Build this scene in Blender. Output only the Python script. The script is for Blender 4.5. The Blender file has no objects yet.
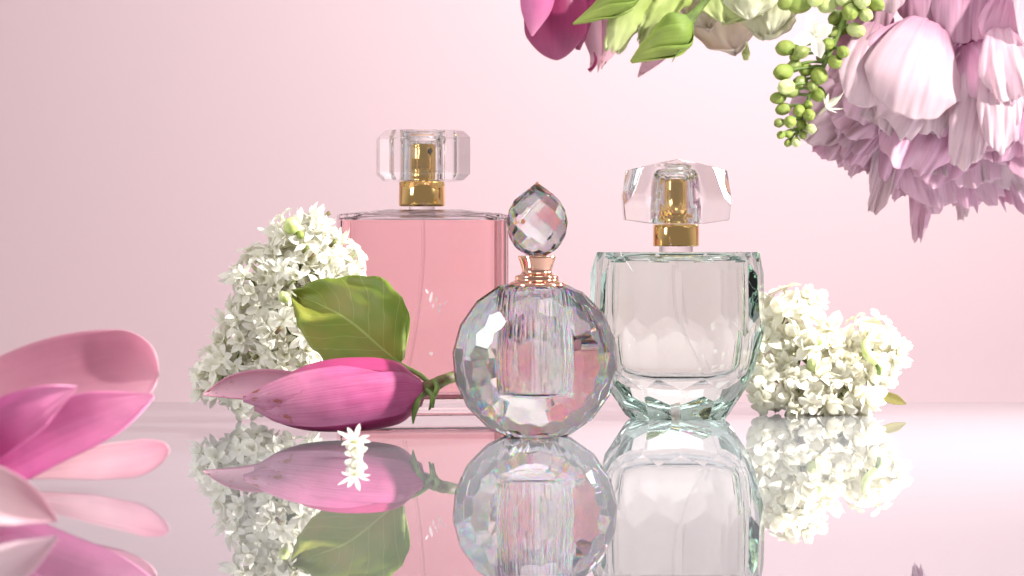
import bpy, bmesh, math, random
from mathutils import Vector, Matrix, noise
S = 0.01                      # all shapes are written in centimetres
F = 1024 * 85 / 36            # focal length in pixels of the 1024 frame
H = 6.6                       # camera height over the table, cm
sc = bpy.context.scene
C = sc.collection
rnd = random.Random(7)
PI = math.pi

def at(px, py, D):
    return Vector(((px - 512) / F * D, D, H - (py - 250) / F * D))

# ------------------------------------------------------------------ helpers
def thing(name, label, cat, base, group=None):
    o = bpy.data.objects.new(name, None); C.objects.link(o)
    o.empty_display_size = 0.01
    o.location = Vector(base) * S
    o['label'] = label; o['category'] = cat
    if group: o['group'] = group
    bpy.context.view_layer.update()
    return o

def link(name, me, mat, parent=None, smooth=False):
    """me is in world cm coordinates; placed under its parent without moving"""
    base = parent_loc(parent) if parent else Vector((0, 0, 0))
    for v in me.vertices:
        v.co = v.co * S - base
    for p in me.polygons: p.use_smooth = smooth
    o = bpy.data.objects.new(name, me); C.objects.link(o)
    if mat is not None:
        for m in (mat if isinstance(mat, (list, tuple)) else [mat]): me.materials.append(m)
    if parent: o.parent = parent
    return o

def parent_loc(p):
    v = Vector((0, 0, 0))
    while p is not None:
        v = v + p.location; p = p.parent
    return v

def bm_link(name, bm, mat, parent=None, smooth=False, recalc=True):
    if recalc: bmesh.ops.recalc_face_normals(bm, faces=bm.faces)
    me = bpy.data.meshes.new(name); bm.to_mesh(me); bm.free()
    return link(name, me, mat, parent, smooth)

def box_bm(x0, x1, y0, y1, z0, z1):
    bm = bmesh.new()
    bmesh.ops.create_cube(bm, size=1)
    for v in bm.verts:
        v.co = Vector((x0 if v.co.x < 0 else x1, y0 if v.co.y < 0 else y1, z0 if v.co.z < 0 else z1))
    return bm

def cut(bm, planes):
    for co, no in planes:
        g = list(bm.verts) + list(bm.edges) + list(bm.faces)
        bmesh.ops.bisect_plane(bm, geom=g, dist=1e-5, plane_co=co, plane_no=no, clear_outer=True)
        be = [e for e in bm.edges if len(e.link_faces) == 1]
        if be: bmesh.ops.holes_fill(bm, edges=be, sides=0)
    bmesh.ops.remove_doubles(bm, verts=bm.verts, dist=0.004)
    bmesh.ops.dissolve_degenerate(bm, edges=bm.edges, dist=0.003)
    return bm

def rotz(bm, ang, c):
    bmesh.ops.rotate(bm, verts=bm.verts, cent=c, matrix=Matrix.Rotation(ang, 3, 'Z'))

def bevel_mod(o, w, seg=2, ang=8):
    m = o.modifiers.new('bevel', 'BEVEL'); m.width = w * S; m.segments = seg
    m.limit_method = 'ANGLE'; m.angle_limit = math.radians(ang); m.harden_normals = False
    return o

def lathe_bm(c, prof, n=64, kx=1.0, ky=1.0, fn=None, e=2.0):
    """prof: (radius, z) list, closed at the ends; kx, ky squash it; e = superellipse exponent"""
    bm = bmesh.new(); rings = []
    for r, z in prof:
        ring = []
        for i in range(n):
            a = 2 * PI * i / n
            ca, sa = math.cos(a), math.sin(a)
            k = (abs(ca) ** e + abs(sa) ** e) ** (-1 / e)
            rr = r * k
            if fn: rr = fn(rr, a, z)
            ring.append(bm.verts.new((c[0] + rr * ca * kx, c[1] + rr * sa * ky, c[2] + z)))
        rings.append(ring)
    for a, b in zip(rings, rings[1:]):
        for i in range(n):
            bm.faces.new((a[i], a[(i + 1) % n], b[(i + 1) % n], b[i]))
    bm.faces.new(rings[0][::-1]); bm.faces.new(rings[-1])
    return bm

def catmull(P, t):
    n = len(P) - 1
    x = min(max(t, 0), 1) * n; i = min(int(x), n - 1); u = x - i
    p0 = P[max(i - 1, 0)]; p1 = P[i]; p2 = P[i + 1]; p3 = P[min(i + 2, n)]
    return 0.5 * ((2 * p1) + (p2 - p0) * u + (2 * p0 - 5 * p1 + 4 * p2 - p3) * u * u + (3 * p1 - p0 - 3 * p2 + p3) * u ** 3)

def lerp_list(L, t):
    n = len(L) - 1; x = min(max(t, 0), 1) * n; i = min(int(x), n - 1); u = x - i
    return L[i] * (1 - u) + L[i + 1] * u

def tube_bm(pts, rads, n=10, bm=None, steps=16):
    bm = bm or bmesh.new(); rings = []
    P = [Vector(p) for p in pts]
    up = Vector((0.1, -1, 0.2)).normalized()
    for k in range(steps + 1):
        t = k / steps
        p = catmull(P, t); d = (catmull(P, t + .02) - catmull(P, t - .02)).normalized()
        a = d.cross(up).normalized(); b = d.cross(a)
        r = lerp_list(rads, t)
        rings.append([bm.verts.new(p + (a * math.cos(2 * PI * i / n) + b * math.sin(2 * PI * i / n)) * r) for i in range(n)])
    for A, B in zip(rings, rings[1:]):
        for i in range(n): bm.faces.new((A[i], A[(i + 1) % n], B[(i + 1) % n], B[i]))
    bm.faces.new(rings[0][::-1]); bm.faces.new(rings[-1])
    return bm

def grid_mesh(name, P, U):
    nu, nv = len(P), len(P[0])
    me = bpy.data.meshes.new(name)
    vs = [p for row in P for p in row]
    fs = [(i * nv + j, i * nv + j + 1, (i + 1) * nv + j + 1, (i + 1) * nv + j) for i in range(nu - 1) for j in range(nv - 1)]
    me.from_pydata([tuple(v) for v in vs], [], fs)
    uv = me.uv_layers.new(name='UVMap')
    flat = [u for row in U for u in row]
    for p in me.polygons:
        for li, vi in zip(p.loop_indices, p.vertices): uv.data[li].uv = flat[vi]
    return me

def petal(name, spine, widths, face, mat, parent, cup=0.4, ruffle=0.0, freq=3.0, seed=0, jag=0.0, thick=0.035,
          nu=40, nv=21, wrinkle=0.0, twist=0.0, label=None, fold=0.0, shift=0.0, tip=0.0):
    """spine: points in cm; widths: half widths in cm along it; face: way the hollow side looks"""
    P = [Vector(p) for p in spine]; f0 = Vector(face).normalized()
    rows, U = [], []
    so = Vector((seed * 13.7, seed * 7.1, seed * 3.3))
    w0 = max(widths)
    for i in range(nu):
        t = 1 - (1 - i / (nu - 1)) ** 1.5; row, ur = [], []
        tw = math.sin(min(t, 1) * PI / 2)
        p = catmull(P, t); d = (catmull(P, t + .03) - catmull(P, t - .03)).normalized()
        side = d.cross(f0).normalized(); f = side.cross(d).normalized()
        if twist:
            R = Matrix.Rotation(twist * t, 3, d); side = R @ side; f = R @ f
        w = catmull([Vector((x, 0, 0)) for x in widths], t).x
        if tip and t > 1 - tip: w = w * math.sqrt(max(0, 1 - ((t - 1 + tip) / tip) ** 2)) + .01
        for j in range(nv):
            s = 2 * j / (nv - 1) - 1
            e = noise.noise(Vector((t * freq * 1.3, s * 1.5, 1)) + so)
            ww = w * (1 + jag * 0.5 * noise.noise(Vector((t * 14, 2 + (1 if s > 0 else -1), 0)) + so))
            a = cup * s
            q = p + side * (ww * (math.sin(a * 1.4) / (1.4 * cup) if abs(cup) > .02 else s))
            off = w * (1 - math.cos(a * 1.4)) / (1.4 * cup) if abs(cup) > .02 else 0
            off += w * fold * abs(s)
            off += ruffle * (0.25 + 0.75 * (abs(s) ** 2 * (0.4 + .6 * t) + t ** 3 * .7)) * (noise.noise(Vector((t * freq, s * freq * .8, 5)) + so) * 1.6 + 0.5 * noise.noise(Vector((t * freq * 2.7, s * freq * 2.2, 9)) + so))
            off += wrinkle * noise.noise(Vector((t * 2.2, s * 9, 3)) + so)
            q = q + f * off
            if jag: q = q + d * (jag * (t ** 8) * (w0 * .55 * noise.noise(Vector((s * 4, 8, 0)) + so) + w0 * .22 * noise.noise(Vector((s * 17, 3, 0)) + so)))
            row.append(q); ur.append((t, (s + 1) / 2))
        rows.append(row); U.append(ur)
    me = grid_mesh(name, rows, U)
    o = link(name, me, mat, parent, True)
    m = o.modifiers.new('thickness', 'SOLIDIFY'); m.thickness = thick * S; m.offset = 0
    if label: o['label'] = label
    return o

def frill(name, spine, w0, face, mat, parent, cup=.2, ruffle=.25, jag=1.0, seed=0, thick=.022, nu=40, nv=45, twist=0.0, rnd_=.3, neck=.4, curl=0.0):
    """a thin fan-shaped peony petal with a ragged outer edge"""
    P = [Vector(p) for p in spine]; f0 = Vector(face).normalized(); so = Vector((seed * 13.7, seed * 7.1, seed * 3.3))
    nz_ = lambda a, b, c=0: noise.noise(Vector((a, b, c)) + so)
    ends = []
    for j in range(nv):
        s = 2 * j / (nv - 1) - 1
        ends.append(1 - rnd_ * abs(s) ** 2.6 - jag * (.15 * abs(nz_(s * 1.8, 8)) + .05 * abs(nz_(s * 6, 3)) + .016 * abs(nz_(s * 17, 5))))
    rows, U = [], []
    for i in range(nu):
        u = i / (nu - 1); row, ur = [], []
        for j in range(nv):
            s = 2 * j / (nv - 1) - 1; t = u * ends[j]
            p = catmull(P, t); d = (catmull(P, min(t + .03, 1)) - catmull(P, t - .03)).normalized()
            side = d.cross(f0).normalized(); f = side.cross(d).normalized()
            R = Matrix.Rotation(twist * (t - .3), 3, d); side = R @ side; f = R @ f
            w = w0 * (neck + (1 - neck) * math.sin(min(t * 1.25, 1) * PI / 2)) * (1 - .12 * t * t)
            a = cup * s
            q = p + side * (w * (math.sin(a * 1.4) / (1.4 * cup) if abs(cup) > .02 else s))
            off = w * (1 - math.cos(a * 1.4)) / (1.4 * cup) if abs(cup) > .02 else 0
            off += ruffle * t * t * (.9 * nz_(t * 1.6, s * 2.6, 5) + .55 * nz_(t * 2.5, s * 5.5, 9) * t + .18 * nz_(t * 3, s * 13, 2) * t * t)
            off += .045 * nz_(t * 1.5, s * 10, 7) + .06 * nz_(t * 3.5, s * 4, 17) + curl * t ** 3
            row.append(q + f * off); ur.append((t, (s + 1) / 2))
        rows.append(row); U.append(ur)
    o = link(name, grid_mesh(name, rows, U), mat, parent, True)
    m = o.modifiers.new('thickness', 'SOLIDIFY'); m.thickness = thick * S; m.offset = 0
    return o

def px_spine(L, D=None):
    return [at(*(p if len(p) == 3 else (p[0], p[1], D))) for p in L]

# ------------------------------------------------------------------ materials
def new_mat(name):
    m = bpy.data.materials.new(name); m.use_nodes = True
    nt = m.node_tree; nt.nodes.clear()
    out = nt.nodes.new('ShaderNodeOutputMaterial')
    return m, nt, nt.nodes, nt.links, out

def glass(name, col=(1, 1, 1), ior=1.5, disp=0.0, rough=0.0, wavy=0.0, wscale=90):
    m, nt, N, Lk, out = new_mat(name)
    nrm = None
    if wavy:
        tc = N.new('ShaderNodeTexCoord'); nz = N.new('ShaderNodeTexNoise'); nz.inputs['Scale'].default_value = wscale
        nz.inputs['Detail'].default_value = 1
        b = N.new('ShaderNodeBump'); b.inputs['Strength'].default_value = 1; b.inputs['Distance'].default_value = wavy * S
        Lk.new(tc.outputs['Object'], nz.inputs['Vector']); Lk.new(nz.outputs['Fac'], b.inputs['Height']); nrm = b.outputs['Normal']
    if not disp:
        g = N.new('ShaderNodeBsdfGlass'); g.inputs['Color'].default_value = (*col, 1)
        g.inputs['IOR'].default_value = ior; g.inputs['Roughness'].default_value = rough
        if nrm: Lk.new(nrm, g.inputs['Normal'])
        Lk.new(g.outputs[0], out.inputs[0])
    else:
        fr = N.new('ShaderNodeFresnel'); fr.inputs['IOR'].default_value = ior
        gl = N.new('ShaderNodeBsdfGlossy'); gl.inputs['Roughness'].default_value = rough
        adds = []
        for k in range(3):
            r = N.new('ShaderNodeBsdfRefraction'); c = [0, 0, 0, 1]; c[k] = col[k]
            r.inputs['Color'].default_value = c; r.inputs['IOR'].default_value = ior + (k - 1) * disp
            r.inputs['Roughness'].default_value = rough; adds.append(r)
            if nrm: Lk.new(nrm, r.inputs['Normal'])
        a1 = N.new('ShaderNodeAddShader'); a2 = N.new('ShaderNodeAddShader'); mx = N.new('ShaderNodeMixShader')
        Lk.new(adds[0].outputs[0], a1.inputs[0]); Lk.new(adds[1].outputs[0], a1.inputs[1])
        Lk.new(a1.outputs[0], a2.inputs[0]); Lk.new(adds[2].outputs[0], a2.inputs[1])
        Lk.new(fr.outputs[0], mx.inputs[0]); Lk.new(a2.outputs[0], mx.inputs[1]); Lk.new(gl.outputs[0], mx.inputs[2])
        Lk.new(mx.outputs[0], out.inputs[0])
    return m

def metal(name, col, rough=0.08):
    m, nt, N, Lk, out = new_mat(name)
    p = N.new('ShaderNodeBsdfPrincipled'); p.inputs['Base Color'].default_value = (*col, 1)
    p.inputs['Metallic'].default_value = 1; p.inputs['Roughness'].default_value = rough
    Lk.new(p.outputs[0], out.inputs[0]); return m

def petal_mat(name, stops, vein=0.15, vcol=None, trans=0.35, rough=0.45, vscale=22, blotch=0.12, edge=None, spec=0.4, bumpd=0.012, sheen=0.0, back=None, bruise=False):
    """stops: (position along the petal, colour); fine veins run along it"""
    m, nt, N, Lk, out = new_mat(name)
    uv = N.new('ShaderNodeUVMap'); sep = N.new('ShaderNodeSeparateXYZ'); Lk.new(uv.outputs[0], sep.inputs[0])
    geo = N.new('ShaderNodeTexCoord')
    nz = N.new('ShaderNodeTexNoise'); nz.inputs['Scale'].default_value = 60; nz.inputs['Detail'].default_value = 4
    Lk.new(geo.outputs['Object'], nz.inputs['Vector'])
    ad = N.new('ShaderNodeMath'); ad.operation = 'MULTIPLY_ADD'; ad.inputs[1].default_value = 0.35
    sb = N.new('ShaderNodeMath'); sb.operation = 'SUBTRACT'; sb.inputs[1].default_value = 0.5
    Lk.new(nz.outputs['Fac'], sb.inputs[0]); Lk.new(sb.outputs[0], ad.inputs[0]); Lk.new(sep.outputs['X'], ad.inputs[2])
    cr = N.new('ShaderNodeValToRGB'); e = cr.color_ramp.elements
    e[0].position, e[0].color = stops[0][0], (*stops[0][1], 1)
    e[1].position, e[1].color = stops[-1][0], (*stops[-1][1], 1)
    for pos, c in stops[1:-1]:
        x = e.new(pos); x.color = (*c, 1)
    Lk.new(ad.outputs[0], cr.inputs[0])
    # veins
    mp = N.new('ShaderNodeMapping'); mp.inputs['Scale'].default_value = (1.6, vscale, 1); Lk.new(uv.outputs[0], mp.inputs[0])
    vn = N.new('ShaderNodeTexNoise'); vn.inputs['Scale'].default_value = 1.0; vn.inputs['Detail'].default_value = 3; vn.inputs['Distortion'].default_value = 0.3
    Lk.new(mp.outputs[0], vn.inputs['Vector'])
    vr = N.new('ShaderNodeMapRange'); vr.inputs[1].default_value = 0.35; vr.inputs[2].default_value = 0.65
    Lk.new(vn.outputs['Fac'], vr.inputs[0])
    mx = N.new('ShaderNodeMix'); mx.data_type = 'RGBA'; mx.blend_type = 'MULTIPLY'
    vc = vcol or (0.75, 0.45, 0.6)
    sc1 = N.new('ShaderNodeMath'); sc1.operation = 'MULTIPLY'; sc1.inputs[1].default_value = vein
    Lk.new(vr.outputs[0], sc1.inputs[0]); Lk.new(sc1.outputs[0], mx.inputs[0])
    Lk.new(cr.outputs[0], mx.inputs[6]); mx.inputs[7].default_value = (*vc, 1)
    # blotch
    bz = N.new('ShaderNodeTexNoise'); bz.inputs['Scale'].default_value = 140; bz.inputs['Detail'].default_value = 3
    Lk.new(geo.outputs['Object'], bz.inputs['Vector'])
    hs = N.new('ShaderNodeHueSaturation'); ma = N.new('ShaderNodeMath'); ma.operation = 'MULTIPLY_ADD'
    ma.inputs[1].default_value = blotch * 2; ma.inputs[2].default_value = 1 - blotch
    Lk.new(bz.outputs['Fac'], ma.inputs[0]); Lk.new(ma.outputs[0], hs.inputs['Value']); Lk.new(mx.outputs[2], hs.inputs['Color'])
    col = hs.outputs[0]
    if edge:
        # a coloured rim along the margins
        a1 = N.new('ShaderNodeMath'); a1.operation = 'SUBTRACT'; a1.inputs[1].default_value = 0.5; Lk.new(sep.outputs['Y'], a1.inputs[0])
        a2 = N.new('ShaderNodeMath'); a2.operation = 'ABSOLUTE'; Lk.new(a1.outputs[0], a2.inputs[0])
        a3 = N.new('ShaderNodeMapRange'); a3.inputs[1].default_value = 0.36; a3.inputs[2].default_value = 0.5; Lk.new(a2.outputs[0], a3.inputs[0])
        a4 = N.new('ShaderNodeMix'); a4.data_type = 'RGBA'; Lk.new(a3.outputs[0], a4.inputs[0]); Lk.new(col, a4.inputs[6]); a4.inputs[7].default_value = (*edge, 1)
        col = a4.outputs[2]
    if bruise:
        bn = N.new('ShaderNodeTexNoise'); bn.inputs['Scale'].default_value = 2.2; bn.inputs['Detail'].default_value = 2
        mpb = N.new('ShaderNodeMapping'); mpb.inputs['Scale'].default_value = (7, 2.4, 1); Lk.new(uv.outputs[0], mpb.inputs[0]); Lk.new(mpb.outputs[0], bn.inputs['Vector'])
        b1_ = N.new('ShaderNodeMapRange'); b1_.inputs[1].default_value = .60; b1_.inputs[2].default_value = .66; Lk.new(bn.outputs['Fac'], b1_.inputs[0])
        b2_ = N.new('ShaderNodeMapRange'); b2_.inputs[1].default_value = .72; b2_.inputs[2].default_value = .85; Lk.new(sep.outputs['X'], b2_.inputs[0])
        b3_ = N.new('ShaderNodeMath'); b3_.operation = 'MULTIPLY'; Lk.new(b1_.outputs[0], b3_.inputs[0]); Lk.new(b2_.outputs[0], b3_.inputs[1])
        b4_ = N.new('ShaderNodeMix'); b4_.data_type = 'RGBA'; Lk.new(b3_.outputs[0], b4_.inputs[0]); Lk.new(col, b4_.inputs[6]); b4_.inputs[7].default_value = (.28, .07, .04, 1)
        col = b4_.outputs[2]
    if back:
        g = N.new('ShaderNodeNewGeometry'); a5 = N.new('ShaderNodeMix'); a5.data_type = 'RGBA'; a5.blend_type = 'MULTIPLY'
        a5.inputs[0].default_value = 0
    bp = N.new('ShaderNodeBump'); bp.inputs['Strength'].default_value = 0.6; bp.inputs['Distance'].default_value = bumpd * S
    Lk.new(vn.outputs['Fac'], bp.inputs['Height'])
    p = N.new('ShaderNodeBsdfPrincipled'); Lk.new(col, p.inputs['Base Color']); p.inputs['Roughness'].default_value = rough
    p.inputs['Specular IOR Level'].default_value = spec
    if sheen:
        p.inputs['Sheen Weight'].default_value = sheen
    Lk.new(bp.outputs[0], p.inputs['Normal'])
    tr = N.new('ShaderNodeBsdfTranslucent'); Lk.new(col, tr.inputs[0])
    ms = N.new('ShaderNodeMixShader'); ms.inputs[0].default_value = trans
    Lk.new(p.outputs[0], ms.inputs[1]); Lk.new(tr.outputs[0], ms.inputs[2]); Lk.new(ms.outputs[0], out.inputs[0])
    return m

def plain_mat(name, col, rough=0.5, spot=0.2, scale=200, trans=0.0, col2=None, spec=0.4):
    m, nt, N, Lk, out = new_mat(name)
    tc = N.new('ShaderNodeTexCoord'); nz = N.new('ShaderNodeTexNoise'); nz.inputs['Scale'].default_value = scale; nz.inputs['Detail'].default_value = 3
    Lk.new(tc.outputs['Object'], nz.inputs['Vector'])
    mr = N.new('ShaderNodeMapRange'); mr.inputs[1].default_value = .35; mr.inputs[2].default_value = .65; Lk.new(nz.outputs['Fac'], mr.inputs[0])
    mx = N.new('ShaderNodeMix'); mx.data_type = 'RGBA'; Lk.new(mr.outputs[0], mx.inputs[0])
    mx.inputs[6].default_value = (*col, 1); c2 = col2 or tuple(c * (1 - spot) for c in col); mx.inputs[7].default_value = (*c2, 1)
    p = N.new('ShaderNodeBsdfPrincipled'); Lk.new(mx.outputs[2], p.inputs['Base Color']); p.inputs['Roughness'].default_value = rough
    p.inputs['Specular IOR Level'].default_value = spec
    last = p.outputs[0]
    if trans:
        tr = N.new('ShaderNodeBsdfTranslucent'); Lk.new(mx.outputs[2], tr.inputs[0])
        ms = N.new('ShaderNodeMixShader'); ms.inputs[0].default_value = trans
        Lk.new(last, ms.inputs[1]); Lk.new(tr.outputs[0], ms.inputs[2]); last = ms.outputs[0]
    Lk.new(last, out.inputs[0]); return m

M = {}
M['crystal'] = glass('crystal_glass', (1, 1, 1), 1.52, disp=0.0025)
M['crystal_void'] = glass('crystal_vial_wall', (1, 1, 1), 1 / 1.52)
M['clear'] = glass('clear_glass', (0.985, 0.995, 0.99), 1.5)
M['clear_void'] = glass('clear_void', (1, 1, 1), 1 / 1.5)
M['green'] = glass('green_tinted_glass', (0.905, 0.982, 0.95), 1.5, wavy=0.010, wscale=110)
M['green_void'] = glass('green_void', (1, 1, 1), 1 / 1.5)
M['green_liquid'] = glass('clear_perfume', (0.985, 0.975, 0.965), 1.34 / 1.5)
M['green_liquid_top'] = glass('clear_perfume_surface', (1, 1, 1), 1.34)
M['pink_liquid'] = glass('pink_perfume', (1.0, 0.80, 0.815), 1.34 / 1.5)
M['pink_liquid_top'] = glass('pink_perfume_surface', (1, 0.8, 0.82), 1.34)
M['pink_glass'] = glass('rosy_bottle_glass', (0.995, 0.985, 0.985), 1.5)
M['tube'] = glass('dip_tube_plastic', (0.97, 0.97, 0.97), 1.10)
M['gold'] = metal('polished_gold', (0.92, 0.62, 0.24), 0.07)
M['rose_gold'] = metal('rose_gold', (0.90, 0.52, 0.38), 0.08)
M['nozzle'] = plain_mat('nozzle_plastic', (0.12, 0.10, 0.08), 0.5)

# ------------------------------------------------------------------ setting
def flat(name, x0, x1, y0, y1, z):
    bm = bmesh.new()
    vs = [bm.verts.new(v) for v in ((x0, y0, z), (x1, y0, z), (x1, y1, z), (x0, y1, z))]
    bm.faces.new(vs); return bm

mt, nt, N, Lk, out = new_mat('glossy_table')
tc = N.new('ShaderNodeTexCoord'); nz = N.new('ShaderNodeTexNoise'); nz.inputs['Scale'].default_value = 900; nz.inputs['Detail'].default_value = 2
Lk.new(tc.outputs['Object'], nz.inputs['Vector'])
mr = N.new('ShaderNodeMapRange'); mr.inputs[1].default_value = .68; mr.inputs[2].default_value = .76; mr.inputs[3].default_value = 0.012; mr.inputs[4].default_value = 0.09
Lk.new(nz.outputs['Fac'], mr.inputs[0])
p = N.new('ShaderNodeBsdfPrincipled'); p.inputs['Base Color'].default_value = (0.49, 0.50, 0.54, 1); p.inputs['IOR'].default_value = 1.5; p.inputs['Metallic'].default_value = 0.78
Lk.new(mr.outputs[0], p.inputs['Roughness']); Lk.new(p.outputs[0], out.inputs[0])
vo = N.new('ShaderNodeTexVoronoi'); vo.inputs['Scale'].default_value = 170; Lk.new(tc.outputs['Object'], vo.inputs['Vector'])
sx = N.new('ShaderNodeSeparateColor'); Lk.new(vo.outputs['Color'], sx.inputs[0])
m1_ = N.new('ShaderNodeMath'); m1_.operation = 'MULTIPLY'; m1_.inputs[1].default_value = .09; Lk.new(sx.outputs[0], m1_.inputs[0])
m2_ = N.new('ShaderNodeMath'); m2_.operation = 'SUBTRACT'; m2_.inputs[1].default_value = .035; Lk.new(m1_.outputs[0], m2_.inputs[0])
m3_ = N.new('ShaderNodeMath'); m3_.operation = 'LESS_THAN'; Lk.new(vo.outputs['Distance'], m3_.inputs[0]); Lk.new(m2_.outputs[0], m3_.inputs[1])
df = N.new('ShaderNodeBsdfDiffuse'); df.inputs[0].default_value = (.8, .78, .76, 1)
m4_ = N.new('ShaderNodeMath'); m4_.operation = 'MULTIPLY'; m4_.inputs[1].default_value = .6; Lk.new(m3_.outputs[0], m4_.inputs[0])
mxd = N.new('ShaderNodeMixShader'); Lk.new(m4_.outputs[0], mxd.inputs[0]); Lk.new(p.outputs[0], mxd.inputs[1]); Lk.new(df.outputs[0], mxd.inputs[2]); Lk.new(mxd.outputs[0], out.inputs[0])
tb = bm_link('table_top', box_bm(-90, 90, 20, 105, -1.2, 0), mt); tb['kind'] = 'structure'

mb, nt, N, Lk, out = new_mat('pink_backdrop_paper')
p = N.new('ShaderNodeBsdfPrincipled'); p.inputs['Base Color'].default_value = (0.82, 0.635, 0.66, 1); p.inputs['Roughness'].default_value = 0.9
tc = N.new('ShaderNodeTexCoord'); nz = N.new('ShaderNodeTexNoise'); nz.inputs['Scale'].default_value = 400; b = N.new('ShaderNodeBump')
b.inputs['Strength'].default_value = 0.15; b.inputs['Distance'].default_value = 0.0005
Lk.new(tc.outputs['Object'], nz.inputs['Vector']); Lk.new(nz.outputs['Fac'], b.inputs['Height']); Lk.new(b.outputs[0], p.inputs['Normal'])
Lk.new(p.outputs[0], out.inputs[0])
bm = bmesh.new()
rows = []
for k in range(26):                       # a paper sweep: floor, curve, upright
    if k < 2: y, z = 90 + k * 30, -30
    elif k < 22:
        a = (k - 2) / 19 * PI / 2; y, z = 130 + 30 * math.sin(a), -30 + 30 * (1 - math.cos(a))
    else: y, z = 160, (k - 21) * 30
    rows.append([bm.verts.new((x, y, z)) for x in (-120, 120)])
for a, b2 in zip(rows, rows[1:]): bm.faces.new((a[0], a[1], b2[1], b2[0]))
bd = bm_link('backdrop', bm, mb, smooth=True); bd['kind'] = 'structure'

# ------------------------------------------------------------------ crystal bottle (round, diamond cut)
CB = at(535, 437, 85.8); CB.z = 0
R0, t0, y0 = 2.87, 2.0, 0.0
cz = 2.70
Cc = Vector((CB.x, CB.y, cz))
cr_ = thing('crystal_perfume_bottle', 'clear round diamond-cut crystal bottle with an egg-shaped faceted stopper, in the middle', 'perfume bottle', CB)
def ring_planes(N_, th, off, front):
    L = []
    for i in range(N_):
        a = 2 * PI * (i + off + .25) / N_
        n = Vector((math.sin(th) * math.cos(a), -math.cos(th) * front, math.sin(th) * math.sin(a)))
        h = math.sqrt((R0 * math.sin(th)) ** 2 + (t0 * math.cos(th)) ** 2) + y0 * math.cos(th)
        L.append((Cc + n * h, n))
    return L
pl = []
deg = math.radians
NF = 18
FR = ((20, 0), (33, .5), (47, 0), (62, .5), (80, 0)); BK = ((24, .5), (75, 0))
for front in (1, -1):
    for th, off in FR if front > 0 else BK:
        pl += ring_planes(NF, deg(th), off, front)
    pl.append((Cc + Vector((0, -front * (t0 + y0) * 0.985, 0)), Vector((0, -front, 0))))
pl += [(Vector((0, 0, 0)), Vector((0, 0, -1))), (Vector((0, 0, cz + 2.68)), Vector((0, 0, 1)))]
bm = cut(box_bm(CB.x - 5, CB.x + 5, CB.y - 5, CB.y + 5, -4, 9), pl)
bevel_mod(bm_link('body', bm, M['crystal'], cr_), 0.012, 1, 4)
# drilled, ribbed vial
def ribs(r, a, z):
    return r * (1 + 0.03 * noise.noise(Vector((math.cos(a) * 9, math.sin(a) * 9, z * 0.12))) + 0.007 * math.sin(a * 34) + 0.018 * noise.noise(Vector((math.cos(a) * 22, math.sin(a) * 22, z * .3))))
vt = cz + 2.55
prof = [(0.8, 1.60), (1.08, 1.64), (1.14, 1.73)] + [(1.14, 1.7 + (vt - .25 - 1.7) * k / 14) for k in range(1, 15)] + [(1.0, vt - .1), (0.7, vt)]
bm = lathe_bm(Vector((CB.x, CB.y, 0)), prof, 220, 1.0, 0.66, ribs)
bm_link('vial', bm, M['crystal_void'], cr_, smooth=True)
# rose gold collar
def zc(py): return H - (py - 250) * 85.8 / F
k85 = 85.8 / F
pr = [(29, 286.6), (29.2, 284.6), (27, 282.6), (23, 281.2), (21.3, 279.4), (22.2, 277.6), (21.4, 275.8), (17, 274.6), (15, 272.6), (14.6, 270), (15.6, 267), (17, 262), (18.6, 258.6), (19, 256.6), (18, 255.8)]
bm = lathe_bm(Vector((CB.x + 2 * k85, CB.y, 0)), [(r * k85, zc(y)) for r, y in pr], 72)
bm_link('collar', bm, M['rose_gold'], cr_, smooth=True)
# egg stopper
Sc = Vector((CB.x + 2 * k85, CB.y, zc(221)))
pl = []
for el, N_, off, r, zz in ((52, 8, 0, .46, 1.02), (38, 8, .5, .72, .78), (20, 8, 0, .94, .42), (2, 8, .5, 1.04, 0), (-18, 8, 0, .98, -.42), (-40, 8, .5, .76, -.88), (-60, 8, 0, .5, -1.12)):
    for i in range(N_):
        a = 2 * PI * (i + off + .2) / N_
        n = Vector((math.cos(a) * math.cos(deg(el)), math.sin(a) * math.cos(deg(el)), math.sin(deg(el))))
        pl.append((Sc + Vector((math.cos(a) * r, math.sin(a) * r, zz)), n))
pl.append((Sc + Vector((0, 0, -1.28)), Vector((0, 0, -1))))
bm = cut(box_bm(Sc.x - 3, Sc.x + 3, Sc.y - 3, Sc.y + 3, Sc.z - 3, Sc.z + 3), pl)
bevel_mod(bm_link('stopper', bm, M['crystal'], cr_), 0.015, 2, 6)
bm_link('tip_refraction', lathe_bm(Vector((Sc.x, Sc.y, Sc.z)), [(.17, 1.20), (.10, 1.30), (.03, 1.39)], 16), M['rose_gold'], cr_, smooth=True)  # gold cone added in place of the collar's refraction in the stopper

# ------------------------------------------------------------------ pink bottle
DP = 98.5; kp = DP / F
PB = at(422, 412, DP); PB.z = 0
def zp(py): return H - (py - 250) * kp
pb = thing('pink_perfume_bottle', 'tall rectangular bottle of pink perfume with gold collar, behind the green leaf', 'perfume bottle', PB)
ang = deg(7)
def chamfer_planes(c, hx, hy, z0, z1, cv, ct, cb):
    L = []
    r2 = math.sqrt(.5)
    for sx in (1, -1):
        for sy in (1, -1):
            L.append((Vector((c[0] + sx * (hx - cv), c[1] + sy * hy, 0)), Vector((sx, sy, 0)).normalized()))
    for sx, sy in ((1, 0), (-1, 0), (0, 1), (0, -1)):
        h = hx if sx else hy
        L.append((Vector((c[0] + sx * (h - ct), c[1] + sy * (h - ct), z1)), Vector((sx, sy, 1)).normalized()))
        L.append((Vector((c[0] + sx * (h - cb), c[1] + sy * (h - cb), z0)), Vector((sx, sy, -1)).normalized()))
    return L
top = zp(210)
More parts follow.
